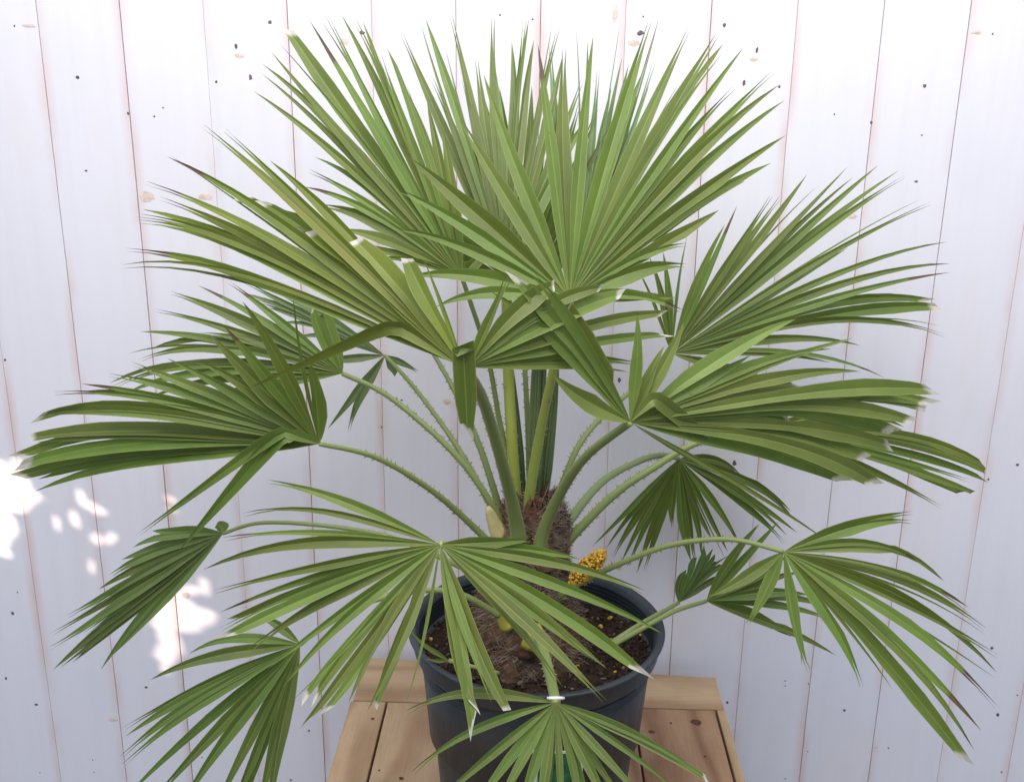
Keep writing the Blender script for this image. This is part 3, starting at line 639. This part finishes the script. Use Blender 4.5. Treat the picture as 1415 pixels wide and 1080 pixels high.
# plant tag hanging from the low leaf
tg = empty('plant_tag', P(768,966,TB-.42)); tag(tg, 'white plastic plant tag tied to the low front leaf', 'tag')
a, b = P(768,964,TB-.425), P(768,966,TB-.42)
vs, fs = [], []
for i in range(28):
    t = 2*math.pi*i/28; c = a+RT*math.cos(t)*.0085+Vector((0, -.006, .0035))*math.sin(t)*1.2; o = (RT*math.cos(t)+Vector((0, -.5, .4))*math.sin(t)).normalized()
    for k in range(6):
        q = 2*math.pi*k/6; vs.append(c+o*math.cos(q)*.0012+UP*math.sin(q)*.0016)
for i in range(28):
    for k in range(6): fs.append((i*6+k, i*6+(k+1) % 6, ((i+1) % 28)*6+(k+1) % 6, ((i+1) % 28)*6+k))
link('tie', mesh('tie', vs, fs), M_WHITE, tg)
c0 = P(736,1040,TB-.385); c1 = P(806,1042,TB-.385)
def card(x0, x1, z0, z1, y, mat, name):
    return link(name, bm_box(name, x0, x1, y-.0004, y+.0004, z0, z1), mat, tg, False)
card(c0.x, c1.x, c0.z-.12, c0.z+.004, c0.y, M_WHITE, 'card')
M_PRINT = flat('tag_green_print', (0.03, 0.13, 0.045), 0.25, .7, 60)
card(c0.x+.006, c1.x-.003, c0.z-.11, c0.z+.001, c0.y-.0010, M_PRINT, 'printed_picture')
link('strap', tube(strip_curve([P(768,968,TB-.415), P(770,1000,TB-.39), P(771,1040,TB-.385)], 5), .0012, .0012, 'strap', rn=6), M_WHITE, tg)

# unopened spear leaves in the heart of the palm
def spear(px0, py0, Y0, px1, py1, Y1, r, col, seed):
    a, b = P(px0, py0, Y0), P(px1, py1, Y1); n = 16; m = 22; vs, fs = [], []; d = (b-a).normalized(); s = d.cross(CAM-a).normalized(); q = s.cross(d)
    for i in range(n):
        t = i/(n-1); rr = r*min(1, .55+t*1.6)*(1-t**3.5)+.0006
        for k in range(m):
            an = 2*math.pi*k/m; z = rr*(1.0 if k % 2 else .72); vs.append(a.lerp(b, t)+s*math.cos(an)*z+q*math.sin(an)*z*.6)
    for i in range(n-1):
        for k in range(m): fs.append((i*m+k, i*m+(k+1) % m, (i+1)*m+(k+1) % m, (i+1)*m+k))
    me = mesh('spear_leaf', vs, fs); uv = me.uv_layers.new(name='UVMap')
    for lp in me.loops: uv.data[lp.index].uv = ((lp.vertex_index % m)/m, .15+.8*(lp.vertex_index//m)/n)
    o = link('spear_leaf', me, M_LEAF, palm, False); o.color = (*col, 1)
spear(733,706,TB-.005,748,360,TB+.02,.0075,(.11,.165,.05),1); spear(741,702,TB+.0,757,330,TB+.03,.0065,(.09,.14,.045),2); spear(724,704,TB+.015,694,420,TB+.05,.0085,(.12,.18,.06),3); spear(750,706,TB+.02,772,480,TB+.05,.008,(.10,.15,.05),4)
print('SEGMENTS', sum(1 for o in bpy.data.objects if o.name.startswith('leaf_segment')))

rf = random.Random(77); vs, fs = [], []
for _ in range(900):
    a = rf.uniform(0, 2*math.pi); r = .034*math.sqrt(rf.random()); q = crown+Vector((math.cos(a)*r, math.sin(a)*r, rf.uniform(-.03, .01))); L = rf.uniform(.015, .045)
    d = Vector((math.cos(a)*rf.uniform(0, .7)+rf.uniform(-.4, .4), math.sin(a)*rf.uniform(0, .7)+rf.uniform(-.4, .4), 1)).normalized(); w = rf.uniform(.0004, .0014); sdv = d.cross(CAM-q).normalized()*w
    b = len(vs); vs += [q-sdv, q+sdv, q+d*L*.5+sdv*.8+Vector((rf.uniform(-.004, .004), 0, 0)), q+d*L*.5-sdv*.8, q+d*L]; fs += [(b, b+1, b+2, b+3), (b+3, b+2, b+4)]
tag(link('crown_hair', mesh('crown_hair', vs, fs), M_BOOT, palm), kind='stuff')
